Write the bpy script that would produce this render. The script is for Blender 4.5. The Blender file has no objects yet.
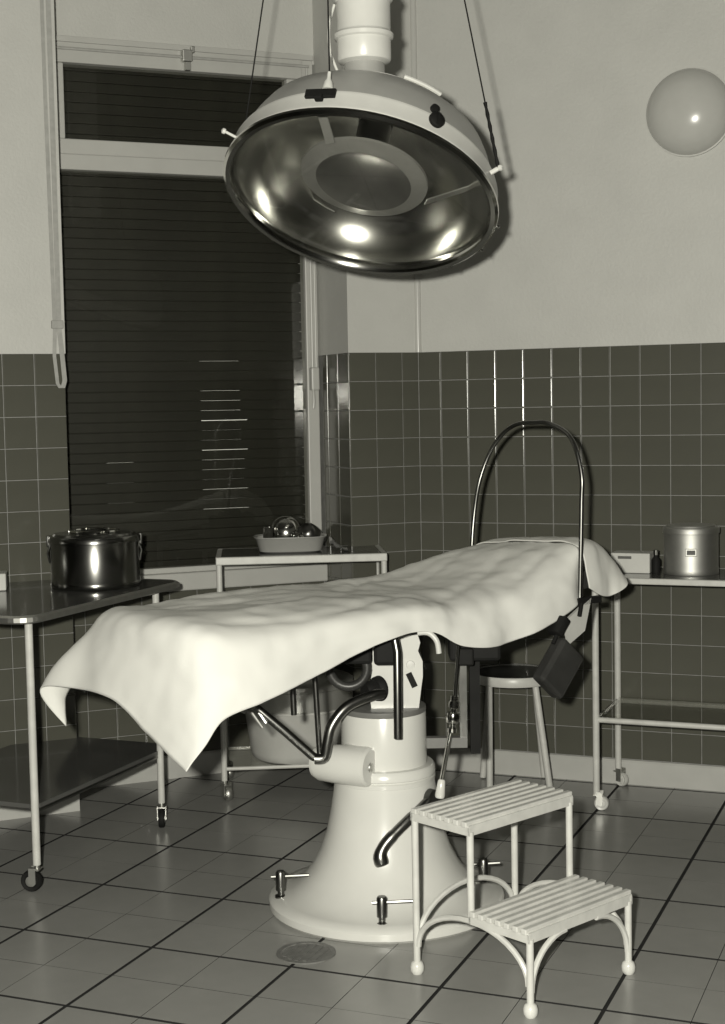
import bpy, bmesh, math, random
from mathutils import Vector, Matrix, noise
random.seed(7)
C = bpy.context.scene.collection
SC = bpy.context.scene

# ------------------------------------------------------------------ camera
F_PX, PITCH, ROLL, YAW, CAM_H = 1475.51, 0.07227, -0.018627, 0.387184, 1.5
fwd = Vector((-math.sin(YAW) * math.cos(PITCH), math.cos(YAW) * math.cos(PITCH), -math.sin(PITCH)))
r0 = Vector((math.cos(YAW), math.sin(YAW), 0.0))
u0 = r0.cross(fwd)
CR = (math.cos(ROLL) * r0 + math.sin(ROLL) * u0).normalized()
CU = (-math.sin(ROLL) * r0 + math.cos(ROLL) * u0).normalized()
cd = bpy.data.cameras.new('camera')
cam = bpy.data.objects.new('camera', cd)
C.objects.link(cam)
cd.sensor_fit = 'HORIZONTAL'
cd.sensor_width = 36.0
cd.lens = F_PX / 725.0 * 36.0
cd.clip_start = 0.05
cam.matrix_world = Matrix(((CR.x, CU.x, -fwd.x, 0), (CR.y, CU.y, -fwd.y, 0), (CR.z, CU.z, -fwd.z, CAM_H), (0, 0, 0, 1)))
SC.camera = cam

# ------------------------------------------------------------------ world, light, exposure
w = bpy.data.worlds.new('daylight')
SC.world = w
w.use_nodes = True
w.node_tree.nodes['Background'].inputs['Color'].default_value = (1.0, 0.99, 0.86, 1)
w.node_tree.nodes['Background'].inputs['Strength'].default_value = 1.2
SC.view_settings.view_transform = 'Standard'
SC.view_settings.look = 'None'
SC.view_settings.gamma = 1.0
SC.view_settings.exposure = 0.08

ld = bpy.data.lights.new('camera_flash', 'SPOT')      # the photographer's flash gun, beside the lens
ld.energy = 760.0
ld.color = (1.0, 0.975, 0.86)
ld.spot_size = math.radians(66)
ld.spot_blend = 0.35
ld.shadow_soft_size = 0.035
fl = bpy.data.objects.new('camera_flash', ld)
C.objects.link(fl)
fl.matrix_world = cam.matrix_world.copy()
fl.location = Vector((0, 0, CAM_H)) - 0.13 * CR + 0.085 * CU

al = bpy.data.lights.new('fill_light', 'AREA')     # weak fill added under the ceiling, out of view; no lamp known there
al.energy = 3.0
al.color = (1.0, 0.975, 0.86)
al.shape = 'DISK'
al.size = 0.6
ao = bpy.data.objects.new('fill_light', al)
C.objects.link(ao)
ao.location = (-0.6, 1.6, 3.4)

# ------------------------------------------------------------------ materials
def mat(name, v, rough=0.5, metal=0.0, spec=0.5, noise_amt=0.0, scale=20.0, bump=0.0, bscale=60.0, emit=None, coat=0.0):
    m = bpy.data.materials.new(name)
    m.use_nodes = True
    nt = m.node_tree
    b = nt.nodes['Principled BSDF']
    col = (v, v, v * 0.955, 1) if not isinstance(v, tuple) else (*v, 1)
    b.inputs['Base Color'].default_value = col
    b.inputs['Roughness'].default_value = rough
    b.inputs['Metallic'].default_value = metal
    b.inputs['Specular IOR Level'].default_value = spec
    b.inputs['Coat Weight'].default_value = coat
    tc = nt.nodes.new('ShaderNodeTexCoord')
    if noise_amt > 0:
        n = nt.nodes.new('ShaderNodeTexNoise')
        n.inputs['Scale'].default_value = scale
        n.inputs['Detail'].default_value = 5
        nt.links.new(tc.outputs['Object'], n.inputs['Vector'])
        rp = nt.nodes.new('ShaderNodeValToRGB')
        rp.color_ramp.elements[0].position = 0.3
        rp.color_ramp.elements[1].position = 0.7
        lo, hi = 1 - noise_amt, 1 + noise_amt
        rp.color_ramp.elements[0].color = (col[0] * lo, col[1] * lo, col[2] * lo, 1)
        rp.color_ramp.elements[1].color = (min(1, col[0] * hi), min(1, col[1] * hi), min(1, col[2] * hi), 1)
        nt.links.new(n.outputs['Fac'], rp.inputs['Fac'])
        nt.links.new(rp.outputs['Color'], b.inputs['Base Color'])
    if bump > 0:
        n2 = nt.nodes.new('ShaderNodeTexNoise')
        n2.inputs['Scale'].default_value = bscale
        n2.inputs['Detail'].default_value = 4
        nt.links.new(tc.outputs['Object'], n2.inputs['Vector'])
        bp = nt.nodes.new('ShaderNodeBump')
        bp.inputs['Strength'].default_value = bump
        bp.inputs['Distance'].default_value = 0.01
        nt.links.new(n2.outputs['Fac'], bp.inputs['Height'])
        nt.links.new(bp.outputs['Normal'], b.inputs['Normal'])
    return m

def glass_mat(name, refl=0.08, tint=0.9):
    m = bpy.data.materials.new(name)
    m.use_nodes = True
    nt = m.node_tree
    nt.nodes.clear()
    out = nt.nodes.new('ShaderNodeOutputMaterial')
    t = nt.nodes.new('ShaderNodeBsdfTransparent')
    t.inputs['Color'].default_value = (tint, tint, tint * 0.98, 1)
    g = nt.nodes.new('ShaderNodeBsdfGlossy')
    g.inputs['Roughness'].default_value = 0.02
    fr = nt.nodes.new('ShaderNodeFresnel')
    ge = nt.nodes.new('ShaderNodeNewGeometry')       # same reflectance from either side of the thin pane
    io = nt.nodes.new('ShaderNodeMapRange')
    io.inputs['To Min'].default_value = 1.45
    io.inputs['To Max'].default_value = 1 / 1.45
    nt.links.new(ge.outputs['Backfacing'], io.inputs['Value'])
    nt.links.new(io.outputs['Result'], fr.inputs['IOR'])
    mx = nt.nodes.new('ShaderNodeMixShader')
    nt.links.new(fr.outputs['Fac'], mx.inputs['Fac'])
    nt.links.new(t.outputs[0], mx.inputs[1])
    nt.links.new(g.outputs[0], mx.inputs[2])
    nt.links.new(mx.outputs[0], out.inputs['Surface'])
    return m

M = {
    'paint': mat('wall_paint', 0.57, 0.55, noise_amt=0.03, scale=6, bump=0.15, bscale=90),
    'ceiling': mat('ceiling_paint', 0.28, 0.8, noise_amt=0.02),
    'grout': mat('grout', 0.26, 0.6, noise_amt=0.15, scale=30),
    'tile': mat('glazed_tile', (0.094, 0.094, 0.077), 0.15, noise_amt=0.10, scale=3.0, bump=0.03, bscale=14),
    'base': mat('skirting', 0.50, 0.4, noise_amt=0.06, scale=9),
    'floor_base': mat('floor_joint', 0.010, 0.9, noise_amt=0.2),
    'floor_tile': mat('floor_tile', 0.30, 0.25, noise_amt=0.07, scale=5, bump=0.05, bscale=9),
    'frame': mat('window_paint', 0.50, 0.4, noise_amt=0.04, scale=7),
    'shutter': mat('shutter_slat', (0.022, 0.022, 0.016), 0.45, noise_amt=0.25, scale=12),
    'white': mat('white_enamel', 0.66, 0.22, noise_amt=0.03, scale=8),
    'white_old': mat('chipped_white_paint', 0.60, 0.35, noise_amt=0.08, scale=25),
    'chrome': mat('chrome', 0.62, 0.12, 1.0, noise_amt=0.05, scale=5),
    'steel': mat('satin_steel', 0.58, 0.45, 1.0, noise_amt=0.06, scale=30),
    'satin': mat('brushed_steel', 0.50, 0.52, 1.0, noise_amt=0.05, scale=30),
    'dark_steel': mat('dark_steel', 0.19, 0.30, 1.0, noise_amt=0.15, scale=20),
    'black': mat('black_rubber', 0.010, 0.7, 0.0, 0.2, noise_amt=0.2),
    'dark': mat('dark_leatherette', 0.035, 0.4, noise_amt=0.2, scale=15, bump=0.05),
    'top_dark': mat('dark_table_top', 0.095, 0.12, noise_amt=0.15, scale=6),
    'sheet': mat('cotton_sheet', 0.74, 0.9, spec=0.2, noise_amt=0.03, scale=4, bump=0.10, bscale=420),
    'lamp_white': mat('lamp_white', 0.70, 0.3, noise_amt=0.03),
    'lamp_dome': mat('lamp_dome_paint', 0.36, 0.32, noise_amt=0.04),
    'mirror': mat('lamp_mirror', 0.72, 0.18, 1.0, noise_amt=0.05, scale=7),
    'lamp_disc': mat('lamp_disc', 0.25, 0.35, 0.3, noise_amt=0.06),
    'lamp_disc_in': mat('lamp_inner_disc', 0.14, 0.30, 0.6, noise_amt=0.08),
    'strap': mat('woven_strap', 0.40, 0.8, noise_amt=0.1, scale=40),
    'opal': mat('opal_glass', 0.53, 0.2, noise_amt=0.02, coat=0.0),
    'turn': mat('grey_turntable', 0.16, 0.4, noise_amt=0.05),
    'pot': mat('grey_enamel', 0.52, 0.25, noise_amt=0.05, scale=10),
    'lid': mat('pot_lid', 0.62, 0.34, 0.8, noise_amt=0.03),
    'tray': mat('enamel_tray', 0.34, 0.25, noise_amt=0.05, scale=10),
    'cloth_grey': mat('grey_cloth', 0.25, 0.9, noise_amt=0.1),
    'drain': mat('drain_iron', 0.16, 0.5, 0.0, noise_amt=0.2, scale=40),
    'paper': mat('white_card', 0.6, 0.6, noise_amt=0.03),
    'print_dark': mat('dark_print', 0.10, 0.6, noise_amt=0.1),
    'glass': glass_mat('window_glass'),
    'shelf_glass': glass_mat('shelf_glass', tint=0.97),
    'lamp_glass': glass_mat('lamp_glass', tint=0.95),
}

# ------------------------------------------------------------------ mesh helpers
class MB:
    """collects shapes into one mesh (world coordinates)"""
    def __init__(s): s.v, s.f, s.mi, s.sm = [], [], [], []
    def add(s, verts, faces, smooth=False, mi=0):
        o = len(s.v); s.v += [Vector(p) for p in verts]
        for f in faces: s.f.append([o + k for k in f]); s.mi.append(mi); s.sm.append(smooth)
        return s
    def box(s, c, d, ax=None, mi=0, bev=0.0):
        """box centre c, full sizes d, axes ax (3 vectors); bev: chamfer width"""
        X, Y, Z = [Vector(a) for a in (ax or ((1, 0, 0), (0, 1, 0), (0, 0, 1)))]
        c = Vector(c); h = [k / 2 for k in d]
        if bev <= 0:
            vs = [c + X * (h[0] * i) + Y * (h[1] * j) + Z * (h[2] * k) for i in (-1, 1) for j in (-1, 1) for k in (-1, 1)]
            return s.add(vs, [(0, 1, 3, 2), (4, 6, 7, 5), (0, 4, 5, 1), (2, 3, 7, 6), (0, 2, 6, 4), (1, 5, 7, 3)], mi=mi)
        bm = bmesh.new()
        bmesh.ops.create_cube(bm, size=1)
        for v in bm.verts: v.co = Vector((v.co.x * d[0], v.co.y * d[1], v.co.z * d[2]))
        bmesh.ops.bevel(bm, geom=bm.edges[:], offset=min(bev, min(d) * 0.45), segments=2, profile=0.5, affect='EDGES')
        bm.verts.index_update()
        vs = [c + X * v.co.x + Y * v.co.y + Z * v.co.z for v in bm.verts]
        fs = [[v.index for v in f.verts] for f in bm.faces]
        bm.free()
        return s.add(vs, fs, mi=mi)
    def tube(s, pts, r, n=10, closed=False, caps=True, mi=0, smooth=True):
        pts = [Vector(p) for p in pts]; N = len(pts)
        rr = r if isinstance(r, (list, tuple)) else [r] * N
        T = []
        for i in range(N):
            a = pts[(i - 1) % N] if (closed or i > 0) else pts[i]
            b = pts[(i + 1) % N] if (closed or i < N - 1) else pts[i]
            T.append((b - a).normalized())
        up = Vector((0, 0, 1)) if abs(T[0].z) < 0.9 else Vector((1, 0, 0))
        X = up.cross(T[0]).normalized(); vs = []
        for i in range(N):
            X = (X - T[i] * X.dot(T[i])).normalized(); Y = T[i].cross(X)
            for k in range(n):
                a = 2 * math.pi * k / n
                vs.append(pts[i] + (X * math.cos(a) + Y * math.sin(a)) * rr[i])
        fs = []
        for i in range(N if closed else N - 1):
            j = (i + 1) % N
            for k in range(n): fs.append((i * n + k, i * n + (k + 1) % n, j * n + (k + 1) % n, j * n + k))
        s.add(vs, fs, smooth, mi)
        if caps and not closed:
            s.add(vs[:n], [tuple(reversed(range(n)))], mi=mi); s.add(vs[-n:], [tuple(range(n))], mi=mi)
        return s
    def lathe(s, prof, c=(0, 0, 0), ax=(0, 0, 1), n=40, mi=0, smooth=True, seg=None):
        """prof: (radius, height along ax)"""
        Z = Vector(ax).normalized(); t = Vector((1, 0, 0)) if abs(Z.x) < 0.9 else Vector((0, 1, 0))
        X = (t - Z * t.dot(Z)).normalized(); Y = Z.cross(X); c = Vector(c)
        vs, fs = [], []
        for r, h in prof:
            for k in range(n):
                a = 2 * math.pi * k / n
                vs.append(c + Z * h + (X * math.cos(a) + Y * math.sin(a)) * max(r, 1e-5))
        for i in range(len(prof) - 1):
            for k in range(n): fs.append((i * n + k, i * n + (k + 1) % n, (i + 1) * n + (k + 1) % n, (i + 1) * n + k))
        return s.add(vs, fs, smooth, mi)
    def prism(s, poly, z0, z1, mi=0):
        """vertical extrusion of a plan polygon (counter-clockwise)"""
        n = len(poly); vs = [(x, y, z0) for x, y in poly] + [(x, y, z1) for x, y in poly]
        fs = [tuple(reversed(range(n))), tuple(range(n, 2 * n))] + [(k, (k + 1) % n, n + (k + 1) % n, n + k) for k in range(n)]
        return s.add(vs, fs, mi=mi)
    def mesh(s, name, mats, off=Vector((0, 0, 0)), auto=True):
        me = bpy.data.meshes.new(name)
        me.from_pydata([v - off for v in s.v], [], s.f)
        for m in (mats if isinstance(mats, (list, tuple)) else [mats]): me.materials.append(m)
        for p, mi, sm in zip(me.polygons, s.mi, s.sm): p.material_index = mi; p.use_smooth = sm
        bm = bmesh.new(); bm.from_mesh(me)
        bmesh.ops.remove_doubles(bm, verts=bm.verts, dist=2e-5)
        bmesh.ops.recalc_face_normals(bm, faces=bm.faces)
        bm.to_mesh(me); bm.free()
        if auto and any(s.sm): me.set_sharp_from_angle(angle=math.radians(38))
        return me

BASE = {}
def thing(name, label, cat, loc, group=None):
    o = bpy.data.objects.new(name, None); C.objects.link(o)
    o.empty_display_size = 0.1
    o.location = loc; o['label'] = label; o['category'] = cat
    if group: o['group'] = group
    BASE[o.name] = Vector(loc)
    return o
def part(name, mb, m, parent, label=None, auto=True):
    off = BASE[parent.name]
    o = bpy.data.objects.new(name, mb.mesh(name, m, off, auto)); C.objects.link(o)
    o.parent = parent; BASE[o.name] = off
    if label: o['label'] = label
    return o
def single(name, mb, m, label, cat, loc):
    o = bpy.data.objects.new(name, mb.mesh(name, m, Vector(loc))); C.objects.link(o)
    o.location = loc; o['label'] = label; o['category'] = cat; BASE[o.name] = Vector(loc)
    return o
def struct(name, mb, m, label=None, parent=None):
    o = bpy.data.objects.new(name, mb.mesh(name, m)); C.objects.link(o)
    BASE[o.name] = Vector((0, 0, 0))
    if parent: o.parent = parent
    else: o['kind'] = 'structure'
    if label: o['label'] = label
    return o
def arc(c, X, Y, r, a0, a1, n=12):
    c, X, Y = Vector(c), Vector(X), Vector(Y)
    return [c + (X * math.cos(math.radians(a0 + (a1 - a0) * k / n)) + Y * math.sin(math.radians(a0 + (a1 - a0) * k / n))) * r for k in range(n + 1)]
def spline(pts, sub=6):
    P = [Vector(p) for p in pts]; out = []
    for i in range(len(P) - 1):
        a, b, c, d = P[max(i - 1, 0)], P[i], P[i + 1], P[min(i + 2, len(P) - 1)]
        for k in range(sub):
            t = k / sub
            out.append(0.5 * (2 * b + (c - a) * t + (2 * a - 5 * b + 4 * c - d) * t * t + (3 * b - a - 3 * c + d) * t ** 3))
    return out + [P[-1]]

# ------------------------------------------------------------------ room geometry
D = 5.66374                 # plane of the back wall
XC = -2.0523                # corner between back wall and window wall
S2 = math.sqrt(0.5)
CN = Vector((XC, D, 0)); DV = Vector((-S2, -S2, 0)); NV = Vector((-S2, S2, 0)); ZV = Vector((0, 0, 1))
def WS(s, n, z=0.0): return CN + DV * s + NV * n + ZV * z      # point by the window wall: along, outward, height
T = 0.115181
ZT, ZB = 1.70955, 0.0970
CEIL = 3.55
S_A, S_B, NICHE = 0.305, 1.438, 0.31
S_END = 3.2
LEFT_X = WS(S_END, 0).x; LEFT_Y = WS(S_END, 0).y
XR, YB = 1.7, -1.3

def quad_wall(mb, a, b, z0, z1, mi):
    mb.add([(a[0], a[1], z0), (b[0], b[1], z0), (b[0], b[1], z1), (a[0], a[1], z1)], [(0, 1, 2, 3)], mi=mi)
def slab_wall(mb, poly, z0, z1, mi): mb.prism(poly, z0, z1, mi)
def P2(v): return (v.x, v.y)

# back wall
mb = MB()
slab_wall(mb, [(XC, D), (XR, D), (XR, D + 0.25), (XC - 0.1, D + 0.25)], -0.05, ZT, 0)
slab_wall(mb, [(XC, D - 0.004), (XR, D - 0.004), (XR, D + 0.25), (XC - 0.1, D + 0.25)], ZT, CEIL, 1)
wall_back = struct('wall_back', mb, [M['grout'], M['paint']], 'back wall with grey paint above a dark tiled dado')
# window wall: pier, long left part, and the niche back
mb = MB()
for z0, z1, mi, e in ((-0.05, ZT, 0, 0.0), (ZT, CEIL, 1, -0.004)):
    slab_wall(mb, [P2(WS(0, e)), P2(WS(-0.1, 0.6)), P2(WS(S_A - e, 0.6)), P2(WS(S_A - e, e))], z0, z1, mi)
    slab_wall(mb, [P2(WS(S_B + e, e)), P2(WS(S_B + e, 0.6)), P2(WS(S_END, 0.6)), P2(WS(S_END, e))], z0, z1, mi)
slab_wall(mb, [P2(WS(S_A, NICHE)), P2(WS(S_A, 0.6)), P2(WS(S_B, 0.6)), P2(WS(S_B, NICHE))], -0.05, 0.79, 0)
slab_wall(mb, [P2(WS(S_A, NICHE)), P2(WS(S_A, 0.6)), P2(WS(S_B, 0.6)), P2(WS(S_B, NICHE))], 2.90, CEIL, 1)
wall_window = struct('wall_window', mb, [M['grout'], M['paint']], 'slanted window wall with grey paint above a tiled dado')
# the rest of the shell, out of the frame
for nm, poly in (('wall_left', [(LEFT_X, LEFT_Y + 0.1), (LEFT_X - 0.2, LEFT_Y + 0.1), (LEFT_X - 0.2, YB), (LEFT_X, YB)]),
                 ('wall_right', [(XR, YB), (XR + 0.2, YB), (XR + 0.2, D + 0.25), (XR, D + 0.25)]),
                 ('wall_front', [(LEFT_X - 0.2, YB - 0.2), (XR + 0.2, YB - 0.2), (XR + 0.2, YB), (LEFT_X - 0.2, YB)])):
    mb = MB(); slab_wall(mb, poly, -0.05, ZT, 0); slab_wall(mb, poly, ZT, CEIL, 1)
    struct(nm, mb, [M['tile'], M['paint']])
outline = [(LEFT_X - 0.2, YB - 0.2), (XR + 0.2, YB - 0.2), (XR + 0.2, D + 0.25), (XC - 0.1, D + 0.25), P2(WS(0.3, 0.6)), P2(WS(S_END, 0.6)), (LEFT_X - 0.2, LEFT_Y + 0.3)]
mb = MB(); mb.prism(outline, CEIL, CEIL + 0.15); struct('ceiling', mb, M['ceiling'])
mb = MB(); mb.prism(outline, -0.12, -0.0035); floor = struct('floor', mb, M['floor_base'], 'square grey floor tiles with dark joints every second tile')

# ---- wall tiles, one object each
TM = {}
def tile_mesh(w, h, m, key, th=0.004, bev=0.0026):
    k = (round(w, 4), round(h, 4), key)
    if k not in TM:
        a, b = w / 2, h / 2; mb = MB()
        ring = lambda e, y: [(-a + e, y, -b + e), (a - e, y, -b + e), (a - e, y, b - e), (-a + e, y, b - e)]
        vs = ring(0, 0.002) + ring(0, -th + bev) + ring(bev * 0.22, -th + bev * 0.42) + ring(bev * 0.60, -th + bev * 0.17) + ring(bev * 1.2, -th)
        fs = [(16, 17, 18, 19)]
        for i in range(4):
            for q in range(4): fs.append((4 * i + q, 4 * i + (q + 1) % 4, 4 * i + 4 + (q + 1) % 4, 4 * i + 4 + q))
        mb.add(vs, fs)
        TM[k] = mb.mesh('tile', m)
    return TM[k]
J = 0.0028
def put_tile(me, loc, rz, parent, tilt=0.004):
    o = bpy.data.objects.new('tile', me); C.objects.link(o); o.parent = parent
    o.location = loc
    o.rotation_euler = (random.uniform(-tilt, tilt), 0, rz + random.uniform(-tilt, tilt))
def tile_rows(parent, pt, edges, rz, z_top=ZT, z_bot=ZB, keep=None):
    """pt(c) -> plan point at coordinate c along the wall; edges: joint positions"""
    nr = round((z_top - z_bot) / T)
    for e0, e1 in zip(edges[:-1], edges[1:]):
        w_ = abs(e1 - e0) - J
        if w_ < 0.01: continue
        for r in range(nr):
            zc = z_top - (r + 0.5) * T
            p = pt((e0 + e1) / 2)
            put_tile(tile_mesh(w_, T - J, M['tile'], 'wall'), (p.x, p.y, zc), rz, parent)
X0 = -1.95565
edges_back = [XC + 0.001] + [X0 + k * T for k in range(0, 15)]
tile_rows(wall_back, lambda c: Vector((c, D, 0)), edges_back, 0.0)
RZW = math.radians(45)
tile_rows(wall_window, lambda c: WS(c, 0), [0.001, 0.0735, 0.19, S_A + 0.001], RZW)
tile_rows(wall_window, lambda c: WS(c, 0), [S_B - 0.001] + [1.4345 + T * k for k in range(1, 5)], RZW)
# reveal of the niche, facing the window centre
tile_rows(wall_window, lambda c: WS(S_A, c), [-0.001, T, 2 * T, NICHE - 0.03], RZW - math.pi / 2)
nb = [S_A + 0.004, S_A + 0.10] + [S_A + 0.10 + T * k for k in range(1, 10)]
nb = [e for e in nb if e < S_B - 0.01] + [S_B]
tile_rows(wall_window, lambda c: WS(c, NICHE), nb, RZW, ZB + 6 * T - 0.02, ZB - 0.02)
# tiles beyond the picture, joined
def joined_tiles(name, spots, me_src, parent):
    vs, fs = [], []
    mev = [v.co.copy() for v in me_src.vertices]; mef = [list(p.vertices) for p in me_src.polygons]
    for (x, y, z, rz) in spots:
        R_ = Matrix.Rotation(rz, 3, 'Z'); o = len(vs)
        vs += [R_ @ v + Vector((x, y, z)) for v in mev]; fs += [[o + k for k in f] for f in mef]
    me = bpy.data.meshes.new(name); me.from_pydata(vs, [], fs); [me.materials.append(q) for q in me_src.materials]; [setattr(p, 'material_index', me_src.polygons[i % len(me_src.polygons)].material_index) for i, p in enumerate(me.polygons)]
    ob = bpy.data.objects.new(name, me); C.objects.link(ob); ob.parent = parent; ob['kind'] = 'stuff'
    return ob
wt = tile_mesh(T - J, T - J, M['tile'], 'wall')
joined_tiles('tiling', [(X0 + (k + 0.5) * T, D, ZT - (r + 0.5) * T, 0) for k in range(14, 30) for r in range(14)], wt, wall_back)
joined_tiles('tiling', [(WS(1.4345 + (k + 0.5) * T, 0).x, WS(1.4345 + (k + 0.5) * T, 0).y, ZT - (r + 0.5) * T, RZW) for k in range(4, 14) for r in range(14)], wt, wall_window)

# ---- floor tiles
TF, FX, FY = 0.42598, -2.51109, 3.92239
JD, JS = 0.0095, 0.0014
def floor_tile_mesh():
    a0, a1 = JD / 2, TF / 2 - JS / 2
    mb = MB(); e = 0.0006
    vs = [(a0, a0, -0.006), (a1, a0, -0.006), (a1, a1, -0.006), (a0, a1, -0.006), (a0, a0, -e), (a1, a0, -e), (a1, a1, -e), (a0, a1, -e),
          (a0 + e, a0 + e, 0), (a1 - e * 0.4, a0 + e, 0), (a1 - e * 0.4, a1 - e * 0.4, 0), (a0 + e, a1 - e * 0.4, 0)]
    fs = [(8, 9, 10, 11)] + [(4 * i + q, 4 * i + (q + 1) % 4, 4 * i + 4 + (q + 1) % 4, 4 * i + 4 + q) for i in range(2) for q in range(4)]
    mb.add(vs[:], fs[:1]); mb.add(vs[:], fs[1:], mi=1)
    return mb.mesh('floor_tile', [M['floor_tile'], M['floor_base']])
fm = floor_tile_mesh()
far_spots = []
for i in range(-8, 12):
    for j in range(-13, 6):
        for q in range(4):
            cx, cy = FX + i * TF + (TF if q in (1, 2) else 0), FY + j * TF + (TF if q in (2, 3) else 0)
            rz = q * math.pi / 2
            mid = Vector((cx, cy, 0)) + Matrix.Rotation(rz, 3, 'Z') @ Vector((TF / 4, TF / 4, 0))
            rel = mid - CN
            nn, ss = rel.dot(NV), rel.dot(DV)
            lim = 0.44 if S_A < ss < S_B else 0.14
            if mid.y > D + 0.1 or nn > lim or mid.x > XR or mid.x < LEFT_X or mid.y < YB: continue
            dd = mid - Vector((0, 0, CAM_H)); zc = dd.dot(fwd)
            seen = False
            if zc > 1:
                px, py = 362 + F_PX * dd.dot(CR) / zc, 512 - F_PX * dd.dot(CU) / zc
                seen = -45 < px < 770 and py < 1075
            if seen:
                o = bpy.data.objects.new('tile', fm); C.objects.link(o); o.parent = floor
                o.location = (cx, cy, 0); o.rotation_euler = (random.uniform(-.0012, .0012), random.uniform(-.0012, .0012), rz)
            else: far_spots.append((cx, cy, 0, rz))
joined_tiles('tiling', far_spots, fm, floor)

# ---- skirting
def skirt(name, a, b, out, z1=ZB - 0.002):
    a, b, out = Vector(a), Vector(b), Vector(out)
    mb = MB(); L = (b - a).length; X = (b - a).normalized()
    prof = [(0, 0), (0.014, 0), (0.014, z1 - 0.008), (0.009, z1), (0, z1)]
    vs = [a + out * p + ZV * h for p, h in prof] + [b + out * p + ZV * h for p, h in prof]
    fs = [(k, (k + 1) % 5, 5 + (k + 1) % 5, 5 + k) for k in range(5)] + [(0, 1, 2, 3, 4), (9, 8, 7, 6, 5)]
    return struct(name, mb.add(vs, fs), M['base'])
skirt('baseboard_back', (XC, D, 0), (XR, D, 0), (0, -1, 0))
skirt('baseboard_pier', WS(0, 0), WS(S_A, 0), -NV)
skirt('baseboard_reveal', WS(S_A, 0), WS(S_A, NICHE), DV)
skirt('baseboard_niche', WS(S_A, NICHE), WS(S_B, NICHE), -NV)
skirt('baseboard_left', WS(S_B, 0), WS(S_END, 0), -NV)
# rounded corner bead where the two walls meet above the tiles
mb = MB(); mb.tube([CN + Vector((0.002, -0.004, ZT)), CN + Vector((0.002, -0.004, CEIL))], 0.014, 12)
struct('trim_1', mb, mat('gloss_bead', 0.55, 0.2, noise_amt=0.02))

# ------------------------------------------------------------------ window
win = bpy.data.objects.new('window_1', None); C.objects.link(win); win['kind'] = 'structure'
win['label'] = 'tall window with narrow transom light, closed shutter behind its panes'; BASE[win.name] = Vector((0, 0, 0))
AXW = (DV, NV, ZV)
def wbox(mb, s0, s1, n0, n1, z0, z1, mi=0, bev=0.0):
    return mb.box(WS((s0 + s1) / 2, (n0 + n1) / 2, (z0 + z1) / 2), (abs(s1 - s0), abs(n1 - n0), abs(z1 - z0)), AXW, mi, bev)
part('jamb', wbox(MB(), 0.318, 0.370, 0.298, 0.36, 0.84, 2.93, bev=0.004), M['frame'], win)
part('jamb', wbox(MB(), 1.386, 1.43, 0.275, 0.36, 0.84, 2.93, bev=0.004), M['frame'], win)
part('head_rail', wbox(MB(), 0.374, 1.386, 0.275, 0.36, 2.83, 2.93, bev=0.004), M['frame'], win)
part('transom_bar', wbox(MB(), 0.374, 1.386, 0.275, 0.36, 2.425, 2.485, bev=0.004), M['frame'], win)
part('sash_rail', wbox(MB(), 0.374, 1.386, 0.285, 0.345, 2.4855, 2.544, bev=0.004), M['frame'], win)
part('sash_stile', wbox(MB(), 1.347, 1.3855, 0.285, 0.345, 2.544, 2.83, bev=0.004), M['frame'], win)
part('sash_stile', wbox(MB(), 0.3745, 0.438, 0.285, 0.345, 2.544, 2.83, bev=0.004), M['frame'], win)
part('bottom_rail', wbox(MB(), 0.374, 1.386, 0.29, 0.35, 0.84, 0.862, bev=0.003), M['frame'], win)
part('window_sill', wbox(MB(), 0.308, 1.43, 0.265, 0.43, 0.768, 0.84, bev=0.006), M['frame'], win)
part('pane', wbox(MB(), 0.374, 1.386, 0.312, 0.316, 0.862, 2.425), M['glass'], win)
part('pane', wbox(MB(), 0.438, 1.347, 0.312, 0.316, 2.544, 2.83), M['glass'], win)

# roller shutter outside the panes: every slat a part
sh = thing('roller_shutter', 'dark closed roller shutter of horizontal slats behind the window panes', 'shutter', WS(0.87, 0.40, 0.86))
PITCHS = 0.0405
open_slits = {5: 1.0, 6: 0.6, 7: 0.9, 8: 0.5, 9: 0.6, 10: 0.6, 11: 1.0, 12: 0.35, 13: 0.25, 14: 1.0, 15: 0.3, 16: 0.3, 17: 0.25, 20: 0.2}
k = 0; z = 0.842
def slat_mesh():
    mb = MB(); L = 1.12
    pr = [(-0.0085, 0), (-0.009, 0.002), (-0.009, 0.0365), (-0.0085, 0.0385), (0.004, 0.0385), (0.004, 0)]
    vs = [(-L / 2, p, h) for p, h in pr] + [(L / 2, p, h) for p, h in pr]
    n = len(pr)
    return mb.add(vs, [(q, (q + 1) % n, n + (q + 1) % n, n + q) for q in range(n)] + [tuple(range(n)), tuple(range(2 * n - 1, n - 1, -1))]).mesh('slat', M['shutter'])
sm_ = slat_mesh()
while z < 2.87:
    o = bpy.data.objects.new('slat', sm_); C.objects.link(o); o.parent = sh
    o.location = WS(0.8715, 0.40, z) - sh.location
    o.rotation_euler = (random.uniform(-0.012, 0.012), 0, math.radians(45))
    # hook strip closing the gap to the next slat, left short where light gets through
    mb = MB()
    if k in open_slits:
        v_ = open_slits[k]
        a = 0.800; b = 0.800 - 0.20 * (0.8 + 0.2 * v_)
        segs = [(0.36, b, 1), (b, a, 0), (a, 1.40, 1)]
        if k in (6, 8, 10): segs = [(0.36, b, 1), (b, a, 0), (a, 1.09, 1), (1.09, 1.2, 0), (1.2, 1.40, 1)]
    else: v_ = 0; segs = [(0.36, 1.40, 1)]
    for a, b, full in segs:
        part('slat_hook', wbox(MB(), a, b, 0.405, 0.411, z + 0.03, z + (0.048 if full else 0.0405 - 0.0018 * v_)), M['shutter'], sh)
    z += PITCHS; k += 1

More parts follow.
